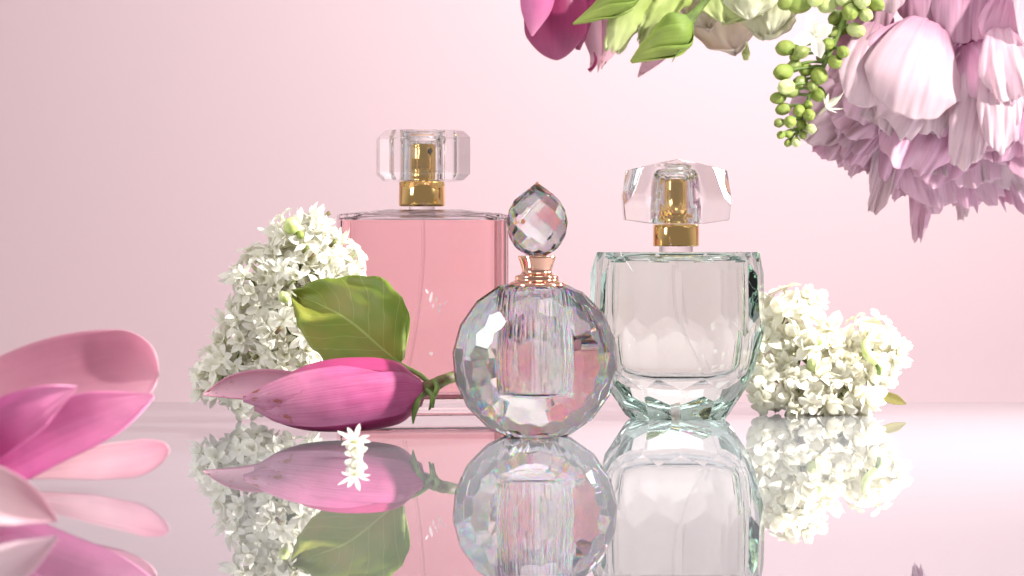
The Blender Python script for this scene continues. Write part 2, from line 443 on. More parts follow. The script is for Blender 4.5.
hx, hy = 3.42, 1.45
bm = cut(box_bm(PB.x - hx, PB.x + hx, PB.y - hy, PB.y + hy, 0, top), chamfer_planes(PB, hx, hy, 0, top, .35, .12, .1)
         + [(Vector((PB.x + s * 1.5, PB.y, top)), Vector((s * 0.10, 0, 1)).normalized()) for s in (1, -1)])
rotz(bm, ang, PB)
bevel_mod(bm_link('body', bm, M['pink_glass'], pb), 0.09, 3, 10)
def rr_bm(c, hx, hy, zs, e=7, n=72):
    bm = bmesh.new(); rings = []
    for z, k in zs:
        ring = []
        for i in range(n):
            a = 2 * PI * (i + .5) / n; ca, sa = math.cos(a), math.sin(a)
            q = (abs(ca) ** e + abs(sa) ** e) ** (-1 / e)
            ring.append(bm.verts.new((c[0] + ca * q * (hx - k), c[1] + sa * q * (hy - k), z)))
        rings.append(ring)
    for a, b in zip(rings, rings[1:]):
        for i in range(n): bm.faces.new((a[i], a[(i + 1) % n], b[(i + 1) % n], b[i]))
    bm.faces.new(rings[0][::-1]); bm.faces.new(rings[-1]); return bm
zl, zb = zp(220.5), zp(398)
ihx, ihy = 3.06, 1.08
bm = rr_bm(PB, ihx, ihy, [(zb, .35), (zb + .05, .15), (zb + .2, .02), (zb + .4, 0), (zl - .05, 0), (zl, 0.0)])
for f in bm.faces: f.material_index = 0
bm.normal_update()
for f in bm.faces:
    if len(f.verts) > 10 and f.calc_center_median().z > zl - .01: f.material_index = 1
rotz(bm, ang, PB)
o = bm_link('perfume', bm, [M['pink_liquid'], M['pink_liquid_top']], pb, smooth=True)
def autosmooth(o, a=35):
    me = o.data
    bm = bmesh.new(); bm.from_mesh(me)
    for e in bm.edges:
        if len(e.link_faces) == 2 and e.calc_face_angle(0) > deg(a): e.smooth = False
    bm.to_mesh(me); bm.free()
autosmooth(o)
bm = rr_bm(PB, ihx, ihy, [(zl + .012, 0.0), (zl + .1, .02), (zl + .22, .25), (zl + .27, .7)]); rotz(bm, ang, PB)
o = bm_link('air_gap', bm, M['clear_void'], pb, smooth=True); autosmooth(o)
# collar, pump, nozzle, cap
gx = PB.x
bm = lathe_bm(Vector((gx, PB.y, 0)), [(r * kp, zp(y)) for r, y in ((22, 206.5), (23, 205.8), (23.2, 204), (23, 183), (22, 181.6), (19, 181.2))], 64)
o = bm_link('collar', bm, M['gold'], pb, smooth=True); autosmooth(o, 50)
bm_link('neck', lathe_bm(Vector((gx, PB.y, 0)), [(13 * kp, zp(210.5)), (13 * kp, zp(206.8))], 40), M['clear'], pb, smooth=False)
bm = lathe_bm(Vector((gx, PB.y, 0)), [(r * kp, zp(y)) for r, y in ((19, 180), (20, 179.4), (20, 176), (18.8, 175), (19, 172.5), (19.3, 171), (19.2, 146), (18.4, 144.2), (15, 143.4))], 64)
o = bm_link('pump', bm, M['gold'], pb, smooth=True); autosmooth(o, 50)
na = deg(-90 + 27)
nd = Vector((math.cos(na), math.sin(na), 0))
npos = Vector((gx, PB.y, zp(151.5))) + nd * (19.2 * kp)
bm = bmesh.new(); bmesh.ops.create_cone(bm, cap_ends=True, segments=24, radius1=3.3 * kp, radius2=2.6 * kp, depth=.1)
bmesh.ops.transform(bm, matrix=Matrix.Translation(npos) @ nd.to_track_quat('Z', 'Y').to_matrix().to_4x4(), verts=bm.verts)
bm_link('nozzle', bm, M['nozzle'], o, smooth=False)
zc0, zc1 = zp(181), zp(131)
cxp = PB.x + 1 * kp
Pc = Vector((cxp, PB.y, 0)); chx, chy = 1.84, 1.5
pls = []
for sx in (1, -1):
    for sy in (1, -1): pls.append((Vector((cxp + sx * (chx - .55), PB.y + sy * chy, 0)), Vector((sx, sy, 0)).normalized()))
bm = cut(box_bm(cxp - chx, cxp + chx, PB.y - chy, PB.y + chy, zc0, zc1), pls)
for i in range(8):
    a = i * PI / 4; h = chx if i % 4 == 0 else chy if i % 2 == 0 else (chx + chy - .55) * math.sqrt(.5)
    n = Vector((math.cos(a), math.sin(a), 0))
    bm = cut(bm, [(Pc + n * (h - .28) + Vector((0, 0, zc1)), (n + Vector((0, 0, 1))).normalized()), (Pc + n * (h - .28) + Vector((0, 0, zc0)), (n - Vector((0, 0, 1))).normalized())])
rotz(bm, ang, Pc)
cap = bevel_mod(bm_link('cap', bm, M['clear'], pb), 0.05, 2, 8)
bm = lathe_bm(Vector((gx, PB.y, 0)), [(r * kp, zp(y)) for r, y in ((22.8, 180.7), (23, 180.2), (23, 140), (22, 138.5), (18, 137.6))], 64)
o = bm_link('hollow', bm, M['clear_void'], cap, smooth=True); autosmooth(o, 50)
# white flecks on the front glass, painted in place of glints
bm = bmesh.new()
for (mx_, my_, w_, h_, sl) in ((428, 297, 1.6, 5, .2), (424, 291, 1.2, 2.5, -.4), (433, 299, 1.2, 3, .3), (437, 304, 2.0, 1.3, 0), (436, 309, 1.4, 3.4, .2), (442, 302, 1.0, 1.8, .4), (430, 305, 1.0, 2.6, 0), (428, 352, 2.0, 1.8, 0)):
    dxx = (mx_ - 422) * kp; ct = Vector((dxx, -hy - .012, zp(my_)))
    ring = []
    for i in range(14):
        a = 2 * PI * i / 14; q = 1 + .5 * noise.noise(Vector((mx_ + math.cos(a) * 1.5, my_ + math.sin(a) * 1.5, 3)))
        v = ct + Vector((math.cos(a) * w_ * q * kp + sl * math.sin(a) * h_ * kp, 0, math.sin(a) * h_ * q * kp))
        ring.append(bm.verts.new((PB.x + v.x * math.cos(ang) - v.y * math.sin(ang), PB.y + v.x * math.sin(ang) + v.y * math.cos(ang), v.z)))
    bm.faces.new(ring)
mpr, nt_, N_2, L_2, o_2 = new_mat('white_glint')
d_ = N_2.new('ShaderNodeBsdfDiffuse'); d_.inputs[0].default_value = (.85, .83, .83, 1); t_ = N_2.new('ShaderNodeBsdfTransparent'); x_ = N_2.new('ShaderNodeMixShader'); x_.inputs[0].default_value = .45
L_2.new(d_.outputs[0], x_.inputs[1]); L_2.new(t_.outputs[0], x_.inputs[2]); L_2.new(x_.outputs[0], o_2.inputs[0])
bm_link('glint_flecks', bm, mpr, pb)
# dip tube
bm = tube_bm([(gx, PB.y - .2, zp(212)), (gx + .02, PB.y - .3, zp(260)), at(416, 320, DP - .3), at(404, 385, DP - .4)], [.075, .075], 10, steps=24)
bm_link('dip_tube', bm, M['tube'], pb, smooth=True)

# ------------------------------------------------------------------ green tinted bottle
DG = 94.6; kg = DG / F
def zg(py): return H - (py - 250) * kg
GB = at(677, 419, DG); GB.z = 0
gb = thing('green_tinted_perfume_bottle', 'pale green facet-cut glass bottle with gold collar and wide faceted cap', 'perfume bottle', GB)
gtop = zg(252)
Rg = 87 * kg; KY = 0.78
pls = [(Vector((0, 0, gtop)), Vector((0, 0, 1))), (Vector((0, 0, 0)), Vector((0, 0, -1)))]
def ell_planes(N_, off, r, z, el):
    L = []
    for i in range(N_):
        a = 2 * PI * (i + off) / N_
        e = 2.15
        ca, sa = math.cos(a), math.sin(a); q = (abs(ca) ** e + abs(sa) ** e) ** (-1 / e)
        x, y = ca * q, sa * q
        n2 = Vector((math.copysign(abs(x) ** (e - 1), x), math.copysign(abs(y) ** (e - 1), y) / KY, 0)).normalized()
        n = Vector((n2.x * math.cos(deg(el)), n2.y * math.cos(deg(el)), math.sin(deg(el))))
        L.append((Vector((GB.x + x * r, GB.y + y * r * KY, z)), n))
    return L
NG = 8
pls += [(Vector((GB.x + q * Rg * .995, 0, 0)), Vector((q, 0, 0))) for q in (1, -1)]
pls += ell_planes(12, 0, Rg * .965, zg(264), 16)
pls += ell_planes(12, .5, Rg * 0.985, zg(300), 3)
pls += ell_planes(12, 0, Rg * .955, zg(340), -14)
pls += ell_planes(12, .5, Rg * .865, zg(375), -32)
pls += ell_planes(12, 0, Rg * .75, zg(404), -52)
bm = cut(box_bm(GB.x - 6, GB.x + 6, GB.y - 6, GB.y + 6, -1, gtop + 1), pls)
bevel_mod(bm_link('body', bm, M['green'], gb), 0.07, 2, 4)
ri = Rg * .66
zi = zg(263)
zsb = [(zg(376), .02), (zg(375.4), .45), (zg(373), .72), (zg(368), .88), (zg(360), .955), (zg(345), .985), (zg(320), 1), (zg(290), 1.0), (zi, .99)]
bm = lathe_bm(Vector((GB.x, GB.y, 0)), [(ri * k, z) for z, k in zsb], 96, 1, KY * .95, None, 2.8)
bm.normal_update()
for f in bm.faces:
    if len(f.verts) > 10 and f.calc_center_median().z > zi - .01: f.material_index = 1
o = bm_link('perfume', bm, [M['green_liquid'], M['green_liquid_top']], gb, smooth=True); autosmooth(o)
bm = lathe_bm(Vector((GB.x, GB.y, 0)), [(ri * .99, zi + .012), (ri * .97, zi + .1), (ri * .9, zi + .2), (ri * .6, zi + .26)], 96, 1, KY * .95, None, 2.8)
o = bm_link('air_gap', bm, M['green_void'], gb, smooth=True); autosmooth(o)
def Lg(name, pts, mat, par, cx=676, n=64, ast=50):
    q = at(cx, 250, DG)
    bm = lathe_bm(Vector((q.x, GB.y, 0)), [(r * kg, zg(y)) for r, y in pts], n)
    o = bm_link(name, bm, mat, par, smooth=True); autosmooth(o, ast); return o
Lg('neck', ((17, 251.8), (17, 246.6)), M['clear'], gb)
Lg('collar', ((22, 246.4), (23, 245.6), (23, 226), (22.5, 224.8), (20, 224.4)), M['gold'], gb)
Lg('pump', ((19, 222.2), (19.5, 221.6), (19.5, 215), (17.5, 214), (18.5, 210.5), (17.4, 209.5), (17, 198), (17.2, 182), (16, 179), (12, 178)), M['gold'], gb, 675)
cp = at(676, 250, DG); zz0, zz1 = zg(224), zg(160)
Pc = Vector((cp.x, GB.y, 0)); chx, chy = 54 * kg, 1.35
bm = box_bm(cp.x - chx, cp.x + chx, GB.y - chy, GB.y + chy, zz0, zz1)
pls = []
for s in (1, -1):
    pls += [(Vector((cp.x, 0, zz1)), Vector((s * .21, 0, 1)).normalized()),
            (Vector((cp.x + s * chx, 0, zg(196))), Vector((s, 0, .13)).normalized()),
            (Vector((cp.x + s * chx, 0, zg(198))), Vector((s, 0, -.10)).normalized()),
            (Vector((cp.x + s * 1.0, 0, zz0)), Vector((s * .14, 0, -1)).normalized())]
    for sy in (1, -1):
        pls += [(Vector((cp.x + s * .75, GB.y + sy * chy, zg(192))), Vector((s * .42, sy, .18)).normalized()),
                (Vector((cp.x + s * .75, GB.y + sy * chy, zg(200))), Vector((s * .40, sy, -.22)).normalized()),
                (Vector((cp.x + s * 1.55, GB.y + sy * chy * .68, zg(180))), Vector((s * .9, sy * .8, .35)).normalized())]
for sy in (1, -1):
    pls += [(Vector((cp.x, GB.y + sy * (chy - .3), zz1)), Vector((0, sy, .75)).normalized()), (Vector((cp.x, GB.y + sy * (chy - .25), zz0)), Vector((0, sy, -1)).normalized())]
cap = bevel_mod(bm_link('cap', cut(bm, pls), M['clear'], gb), 0.04, 2, 6)
Lg('hollow', ((21.6, 223.6), (22, 223), (21.8, 206), (20.6, 196), (20, 184), (18.6, 176), (15, 172), (10, 170.6)), M['clear_void'], cap, 675)
bm = tube_bm([Vector((cp.x, GB.y - .1, zg(252))), Vector((cp.x, GB.y - .2, zg(290))), at(682, 325, DG - .3), at(703, 368, DG - .5)], [.06, .06], 10, steps=24)
bm_link('dip_tube', bm, M['tube'], gb, smooth=True)

# ------------------------------------------------------------------ flower materials
M['mag_out'] = petal_mat('magnolia_petal_outside', [(0, (.40, .06, .19)), (.45, (.44, .11, .25)), (1, (.52, .24, .34))], .55, (.72, .35, .55), .2, .36, 34, .3, spec=.5, bumpd=.03, bruise=True)
M['mag_low'] = petal_mat('magnolia_petal_underside', [(0, (.26, .02, .09)), (.45, (.28, .03, .11)), (1, (.36, .08, .18))], .55, (.72, .35, .55), .15, .4, 34, .3, bumpd=.03)
M['mag_dark'] = petal_mat('magnolia_petal_deep', [(0, (.32, .03, .12)), (.6, (.38, .05, .16)), (1, (.46, .12, .24))], .25, (.7, .35, .5), .2, .4, 26, .14)
M['mag_pale'] = petal_mat('magnolia_petal_pale', [(0, (.74, .42, .54)), (.6, (.76, .46, .56)), (1, (.78, .5, .58))], .14, (.9, .7, .8), .3, .45, 22, .08, edge=(.72, .34, .46), bruise=True)
M['mag_mauve'] = petal_mat('magnolia_petal_mauve', [(0, (.66, .36, .45)), (.6, (.66, .33, .43)), (1, (.72, .42, .50))], .12, (.8, .55, .65), .42, .5, 16, .1)
M['mag_vivid'] = petal_mat('magnolia_petal_vivid', [(0, (.58, .06, .26)), (.4, (.68, .16, .40)), (1, (.74, .30, .48))], .14, (.85, .5, .7), .3, .45, 24, .2)
M['mag_blush'] = petal_mat('magnolia_petal_blush', [(0, (.82, .56, .58)), (.5, (.82, .58, .62)), (1, (.80, .48, .56))], .1, (.95, .75, .8), .3, .5, 18, .06)
M['mag_core'] = plain_mat('magnolia_bud_heart', (.45, .05, .2), .5)
M['white_petal'] = petal_mat('white_lilac_petal', [(0, (.74, .76, .50)), (.35, (.88, .87, .76)), (1, (.91, .90, .83))], .05, (.9, .9, .8), .45, .5, 6, .05)
M['cream_petal'] = petal_mat('cream_lilac_petal', [(0, (.66, .70, .38)), (.3, (.86, .83, .68)), (1, (.90, .88, .78))], .05, (.9, .9, .75), .38, .45, 6, .05)
M['green_stem'] = plain_mat('green_stem', (.16, .24, .05), .5, scale=300, col2=(.09, .13, .03))
M['brown_stem'] = plain_mat('woody_stem', (.14, .17, .04), .6, scale=350, col2=(.12, .06, .03))
M['bud_green'] = plain_mat('lilac_bud_green', (.30, .36, .08), .6, scale=260, col2=(.20, .28, .05), trans=.15)
M['bud_pale'] = plain_mat('lilac_bud_pale', (.66, .72, .36), .42, scale=260, col2=(.48, .58, .18), trans=.2)
M['leaf'] = None

def leaf_mat(name, c1, c2, c3, nveins=8):
    m, nt, N, Lk, out = new_mat(name)
    uv = N.new('ShaderNodeUVMap'); sep = N.new('ShaderNodeSeparateXYZ'); Lk.new(uv.outputs[0], sep.inputs[0])
    def math_(op, a, b=None, c=None):
        n = N.new('ShaderNodeMath'); n.operation = op
        for i, v in enumerate((a, b, c)):
            if v is None: continue
            if isinstance(v, (int, float)): n.inputs[i].default_value = v
            else: Lk.new(v, n.inputs[i])
        return n.outputs[0]
    tc = N.new('ShaderNodeTexCoord'); nz = N.new('ShaderNodeTexNoise'); nz.inputs['Scale'].default_value = 60; nz.inputs['Detail'].default_value = 8
    Lk.new(tc.outputs['Object'], nz.inputs['Vector'])
    s = math_('ABSOLUTE', math_('SUBTRACT', sep.outputs['Y'], .5))
    wob = math_('MULTIPLY', math_('SUBTRACT', nz.outputs['Fac'], .5), .10)
    w = math_('FRACT', math_('MULTIPLY', math_('ADD', math_('SUBTRACT', sep.outputs['X'], math_('MULTIPLY', s, .55)), wob), nveins))
    v = math_('LESS_THAN', math_('ABSOLUTE', math_('SUBTRACT', w, .5)), .035)
    mid = math_('LESS_THAN', s, .012)
    vv = math_('MAXIMUM', math_('MULTIPLY', v, .45), mid)
    ramp = N.new('ShaderNodeValToRGB'); e = ramp.color_ramp.elements
    e[0].position = .35; e[0].color = (*c1, 1); e[1].position = .66; e[1].color = (*c2, 1); Lk.new(nz.outputs['Fac'], ramp.inputs[0])
    mx = N.new('ShaderNodeMix'); mx.data_type = 'RGBA'; Lk.new(vv, mx.inputs[0]); Lk.new(ramp.outputs[0], mx.inputs[6]); mx.inputs[7].default_value = (*c3, 1)
    bp = N.new('ShaderNodeBump'); bp.inputs['Distance'].default_value = .0004; bp.inputs['Strength'].default_value = .5
    Lk.new(math_('SUBTRACT', nz.outputs['Fac'], math_('MULTIPLY', vv, .6)), bp.inputs['Height'])
    p = N.new('ShaderNodeBsdfPrincipled'); Lk.new(mx.outputs[2], p.inputs['Base Color']); p.inputs['Roughness'].default_value = .52; Lk.new(bp.outputs[0], p.inputs['Normal'])
    tr = N.new('ShaderNodeBsdfTranslucent'); Lk.new(mx.outputs[2], tr.inputs[0])
    ms = N.new('ShaderNodeMixShader'); ms.inputs[0].default_value = .35
    Lk.new(p.outputs[0], ms.inputs[1]); Lk.new(tr.outputs[0], ms.inputs[2]); Lk.new(ms.outputs[0], out.inputs[0])
    return m
M['leaf'] = leaf_mat('magnolia_leaf', (.19, .28, .03), (.30, .28, .05), (.36, .42, .12))
M['small_leaf'] = leaf_mat('small_leaf', (.20, .26, .05), (.28, .24, .08), (.4, .42, .15), 6)
M['lis_green'] = petal_mat('lisianthus_green_petal', [(0, (.40, .52, .12)), (.5, (.60, .70, .24)), (1, (.72, .76, .42))], .2, (.6, .75, .35), .35, .5, 26, .12)
M['lis_bud'] = petal_mat('lisianthus_bud_green', [(0, (.15, .24, .03)), (.5, (.30, .40, .08)), (1, (.40, .46, .12))], .35, (.5, .65, .25), .2, .58, 14, .25)
M['lis_white'] = petal_mat('lisianthus_white_petal', [(0, (.50, .58, .20)), (.35, (.76, .77, .46)), (1, (.86, .85, .70))], .15, (.8, .85, .6), .35, .5, 20, .08)
M['lis_cream'] = petal_mat('lisianthus_cream_petal', [(0, (.66, .72, .42)), (.5, (.84, .80, .66)), (1, (.86, .78, .70))], .12, (.85, .8, .7), .5, .5, 20, .08)
M['peony'] = petal_mat('peony_petal_pink', [(0, (.52, .20, .36)), (.45, (.70, .42, .55)), (1, (.78, .58, .66))], .3, (.82, .6, .74), .45, .5, 26, .06)
M['peony_pale'] = petal_mat('peony_petal_pale', [(0, (.54, .28, .40)), (.25, (.69, .49, .56)), (1, (.73, .59, .62))], .2, (.88, .7, .8), .45, .5, 26, .05)
M['peony_deep'] = petal_mat('peony_petal_deep', [(0, (.42, .14, .27)), (.5, (.62, .33, .47)), (1, (.74, .50, .61))], .35, (.75, .45, .6), .35, .5, 26, .08)

# ------------------------------------------------------------------ magnolia bud sprig
ms = thing('magnolia_bud', 'closed deep pink magnolia bud with its green leaf, lying in front of the pink bottle', 'magnolia bud', at(335, 436, 85.6) * 1.0)
A0 = at(420, 393, 86.4); A1 = at(254, 407, 84.9)       # base and tip of the bud axis
def wrap(name, base, tip, rads, ph0, ph1, mat, parent, nu=60, nv=30, lift=0.0, thick=.06, bend=0.0, seed=0, label=None, edgew=.0):
    ax = (tip - base); L = ax.length; d = ax.normalized()
    e1 = Vector((0, -1, 0)); e1 = (e1 - d * e1.dot(d)).normalized(); e2 = d.cross(e1).normalized()
    if e2.z < 0: e2 = -e2
    rows, U = [], []
    for i in range(nu):
        t = i / (nu - 1)
        r = max(catmull([Vector((x, 0, 0)) for x in rads], t).x, .002)
        a0 = lerp_list(ph0 * 2 if len(ph0) == 1 else ph0, t); a1 = lerp_list(ph1, t)
        row, ur = [], []
        for j in range(nv):
            s = j / (nv - 1); a = deg(a0 + (a1 - a0) * s)
            q = r * (1 + lift * 1.0) + .02 * noise.noise(Vector((t * 3 + seed, s * 4, 1)))
            pnt = base + d * (L * t) + (e1 * math.cos(a) + e2 * math.sin(a)) * q + Vector((0, 0, bend * math.sin(t * PI)))
            row.append(pnt); ur.append((t, s))
        rows.append(row); U.append(ur)
    me = grid_mesh(name, rows, U); o = link(name, me, mat, parent, True)
    m = o.modifiers.new('thickness', 'SOLIDIFY'); m.thickness = thick * S; m.offset = 0
    if label: o['label'] = label
    return o
RB = [.45, .94, 1.09, 1.12, 1.10, 1.02, .86, .56, .10]
# angles: 0 = to the camera, 90 = up, -90 = down
core = [x * .86 for x in RB]
wrap('heart', A0, A1 + Vector((.5, .3, .1)), core, [0] * 2, [360] * 2, M['mag_core'], ms, nv=32, thick=.01)
wrap('petal', A0, A1 + Vector((.2, .9, .3)), [x * .99 for x in RB[:-1]] + [.05], [45, 40, 40, 45, 60], [170, 170, 165, 150, 120], M['mag_dark'], ms, bend=.12, seed=3, lift=.07)
wrap('petal', A0, at(243, 399, 84.8), RB, [10, 5, 0, -20, -60], [75, 80, 75, 70, 60], M['mag_out'], ms, lift=-.03, seed=5)
wrap('petal', A0, A1 + Vector((.05, .1, -.03)), RB, [-150], [-8, -14, -20, -24, -30], M['mag_low'], ms, lift=.0, seed=17)
wrap('petal', A0, A1, RB, [-30, -34, -40, -50, -80], [52, 46, 44, 46, 60], M['mag_out'], ms, lift=.13, thick=.08, seed=7)
wrap('petal', A0, A1 + Vector((.6, .6, .1)), RB, [100, 110, 120, 130, 150], [250, 250, 250, 245, 240], M['mag_dark'], ms, lift=.03, seed=9)
petal('petal', px_spine([(330, 402, 88.5), (290, 397, 88.2), (245, 393, 87.8), (203, 395, 87.2)]), [.55, .95, 1.0, .72, .04], (-.05, -.75, .75), M['mag_pale'], ms, cup=.75, label='pale pink loose petal')
# stem and sepals
bm = tube_bm(px_spine([(414, 391, 86.4), (428, 388, 86.5), (442, 381, 86.8), (458, 375, 87.6)]), [.34, .26, .22, .2], 12)
for v in bm.verts: v.co += Vector((0, 0, .03 * noise.noise(v.co * 4)))
bm_link('stem', bm, M['brown_stem'], ms, smooth=True)
for L_, r in (([(426, 390, 86), (432, 396, 85.8), (431, 405, 85.8), (429, 410, 85.8)], [.1, .08, .03]), ([(423, 392, 86), (417, 402, 85.6), (414, 414, 85.4), (413, 424, 85.3)], [.10, .13, .02])):
    bm_link('bract', tube_bm(px_spine(L_), r, 8), M['green_stem'], ms, smooth=True)
bm_link('bract', tube_bm(px_spine([(434, 380, 86.5), (437, 388, 86.2), (434, 397, 86.1), (433, 408, 86)]), [.09, .1, .03], 8), M['green_stem'], ms, smooth=True)
bm_link('leaf_stalk', tube_bm(px_spine([(394, 360, 87.4), (405, 367, 87.2), (420, 375, 86.9), (432, 386, 86.6)]), [.07, .09, .11], 8), M['green_stem'], ms, smooth=True)
petal('leaf', px_spine([(400, 363, 87.4), (376, 343, 87.6), (346, 318, 88.2), (318, 302, 89), (297, 296, 89.8)]), [.25, 1.5, 1.95, 1.6, .9, .05], (.25, -1, .25), M['leaf'], ms, jag=.18, cup=.12, ruffle=.35, freq=2.2, seed=4, fold=.10, thick=.03)

# ------------------------------------------------------------------ florets
def floret_mesh(name, seed, np_=5, L=.42, w=.11, tube=.55, curl=.5, layers=1, pointy=True):
    """a small tubular flower looking along +Z, origin at its throat; vertices in cm"""
    r = random.Random(seed); vs, fs, uvs = [], [], []
    def add(rows, U):
        b = len(vs); nv = len(rows[0])
        for row, u in zip(rows, U): vs.extend(row); uvs.extend(u)
        for i in range(len(rows) - 1):
            for j in range(nv - 1): fs.append((b + i * nv + j, b + i * nv + j + 1, b + (i + 1) * nv + j + 1, b + (i + 1) * nv + j))
    rows, U = [], []
    for k in range(4):
        z = -tube + tube * k / 3; rr = (.035, .05, .05, .075)[k]
        rows.append([Vector((rr * math.cos(2 * PI * j / 7), rr * math.sin(2 * PI * j / 7), z)) for j in range(8)]); U.append([(.05 + k * .08, j / 7) for j in range(8)])
    add(rows, U)
    for ly in range(layers):
        for q in range(np_):
            a = 2 * PI * (q + .5 * ly) / np_ + r.uniform(-.15, .15)
            d = Vector((math.cos(a), math.sin(a), 0)); sd = Vector((-d.y, d.x, 0)); up = Vector((0, 0, 1))
            LL = L * r.uniform(.85, 1.15) * (1 - .25 * ly); cu = curl * r.uniform(.3, 1.5) - ly * .9; tw = r.uniform(-.5, .5)
            rows, U = [], []
            pw = [.35, .75, 1, .8, .08] if pointy else [.4, .9, 1.15, 1.05, .35]
            for i in range(5):
                t = i / 4; ang_ = .9 - cu * 1.6 * t + ly * .1
                c = d * (.03 + LL * t * math.cos(ang_ * .6)) + up * (LL * t * math.sin(ang_ * .6) * (1 - t * cu))
                ww = w * pw[i]; s2 = sd * math.cos(tw * t) + up * math.sin(tw * t)
                rows.append([c - s2 * ww + up * ww * .35, c, c + s2 * ww + up * ww * .35]); U.append([(.2 + .8 * t, 0), (.2 + .8 * t, .5), (.2 + .8 * t, 1)])
            add(rows, U)
    me = bpy.data.meshes.new(name)
    me.from_pydata([tuple(v * S) for v in vs], [], fs)
    uv = me.uv_layers.new(name='UVMap')
    for p in me.polygons:
        p.use_smooth = True
        for li, vi in zip(p.loop_indices, p.vertices): uv.data[li].uv = uvs[vi]
    return me

def quat_to(dirv, spin):
    return dirv.to_track_quat('Z', 'Y').to_matrix() @ Matrix.Rotation(spin, 3, 'Z')

def bud_mesh(name, r=.2, grooves=4, lng=1.15):
    bm = bmesh.new(); bmesh.ops.create_uvsphere(bm, u_segments=24, v_segments=14, radius=1)
    for v in bm.verts:
        a = math.atan2(v.co.y, v.co.x); rr = math.hypot(v.co.x, v.co.y)
        g = 1 - .30 * (abs(math.cos(a * grooves / 2)) ** 8) * max(v.co.z, 0) ** .7 * (1 - .2 * rr)
        v.co = Vector((v.co.x * g, v.co.y * g, v.co.z * lng * (1 if v.co.z > 0 else 1.05) - (.14 if rr < .08 and v.co.z > 0 else 0))) * r * S
    me = bpy.data.meshes.new(name); bm.to_mesh(me); bm.free()
    for p in me.polygons: p.use_smooth = True
    return me

def place(name, me, pos, dirv, spin, scale, parent, label=None):
    o = bpy.data.objects.new(name, me); C.objects.link(o); o.parent = parent
    o.location = pos * S - parent_loc(parent)
    o.rotation_euler = quat_to(dirv, spin).to_euler(); o.scale = (scale,) * 3
    if label: o['label'] = label
    return o

def cluster(root, lobes, D0, n, meshes, size, seed, stem_mat, stems, rmin=.85):
    r = random.Random(seed); pts = []
    tot = sum(l[2] ** 2 for l in lobes)
    for (x, y, rad, dd) in lobes:
        c = at(x, y, D0 + dd); R = rad * (D0 + dd) / F
        m_ = max(3, round(n * rad * rad / tot)); 
        for k in range(m_):
            # golden spiral over the lobe
            zc_ = 1 - 2 * (k + .5) / m_; rr = math.sqrt(1 - zc_ * zc_); a = k * 2.39996 + r.uniform(-.2, .2)
            d = Vector((rr * math.cos(a), -zc_, rr * math.sin(a)))
            d = (d + Vector((r.uniform(-.25, .25), r.uniform(-.25, .25), r.uniform(-.25, .25)))).normalized()
            pos = c + d * R * (r.uniform(rmin, 1.04) * (1.16 if k % 7 == 0 else 1) if k % 3 else r.uniform(.6, .85))
            inside = any((pos - at(x2, y2, D0 + d2)).length < r2 * D0 / F * .72 for x2, y2, r2, d2 in lobes if (x2, y2) != (x, y))
            if inside or pos.z < .12: continue
            pts.append((pos, d))
    pts.sort(key=lambda q: -(-q[1].y * 1.2 + (q[0] - at(lobes[0][0], lobes[0][1], D0)).length * .05))
    for i, (pos, d) in enumerate(pts):
        if i >= 100: break
        place('floret', r.choice(meshes), pos, (d + Vector((0, -.15, .1))).normalized(), r.uniform(0, 6.3), size * r.uniform(.8, 1.2), root)
    rest = pts[100:]
    if rest:
        bm = bmesh.new()
        for pos, d in rest:
            me = r.choice(meshes); b2 = bmesh.new(); b2.from_mesh(me)
            mat4 = Matrix.Translation(pos * S - parent_loc(root)) @ quat_to(d, r.uniform(0, 6.3)).to_4x4() @ Matrix.Scale(size * r.uniform(.8, 1.2), 4)
            bmesh.ops.transform(b2, matrix=mat4, verts=b2.verts)
            tmp = bpy.data.meshes.new('tmp'); b2.to_mesh(tmp); b2.free(); bm.from_mesh(tmp); bpy.data.meshes.remove(tmp)
        me = bpy.data.meshes.new('floret_mass'); bm.to_mesh(me); bm.free(); me.materials.append(meshes[0].materials[0])
        for p in me.polygons: p.use_smooth = True
        o = bpy.data.objects.new('floret_mass', me); C.objects.link(o); o.parent = root; o['kind'] = 'stuff'
    bm = bmesh.new()
    for L_, rr in stems: tube_bm(px_spine(L_), rr, 8, bm, 14)
    # short side stalks to a few of the florets
    main = [p for L_, _ in stems for p in px_spine(L_)]
    for pos, d in pts[::3]:
        q = min(main, key=lambda m_: (m_ - pos).length)
        tube_bm([q, (q + pos) / 2 + Vector((0, 0, .15)), pos - d * .45 * size], [.05, .03], 6, bm, 4)
    bm_link('stem', bm, stem_mat, root, smooth=True)
    return pts

wm = [floret_mesh('white_floret', 10 + k, 5 + k % 2, .46, .12, .5, .45 + .1 * (k % 3), 1 + (k % 2 == 0)) for k in range(7)]
cm = [floret_mesh('cream_floret', 40 + k, 5, .52, .18, .5, .35 + .12 * (k % 3), 1 + (k % 2), False) for k in range(6)]
for m_ in wm: m_.materials.append(M['white_petal'])
for m_ in cm: m_.materials.append(M['cream_petal'])
budg = bud_mesh('green_bud'); budg.materials.append(M['bud_green'])
budd = bud_mesh('dark_bud', .2, 4, 1.2); budd.materials.append(plain_mat('lilac_bud_dark', (.17, .22, .05), .45, scale=260, col2=(.26, .30, .09), trans=.1))
budp = bud_mesh('pale_bud'); budp.materials.append(M['bud_pale'])

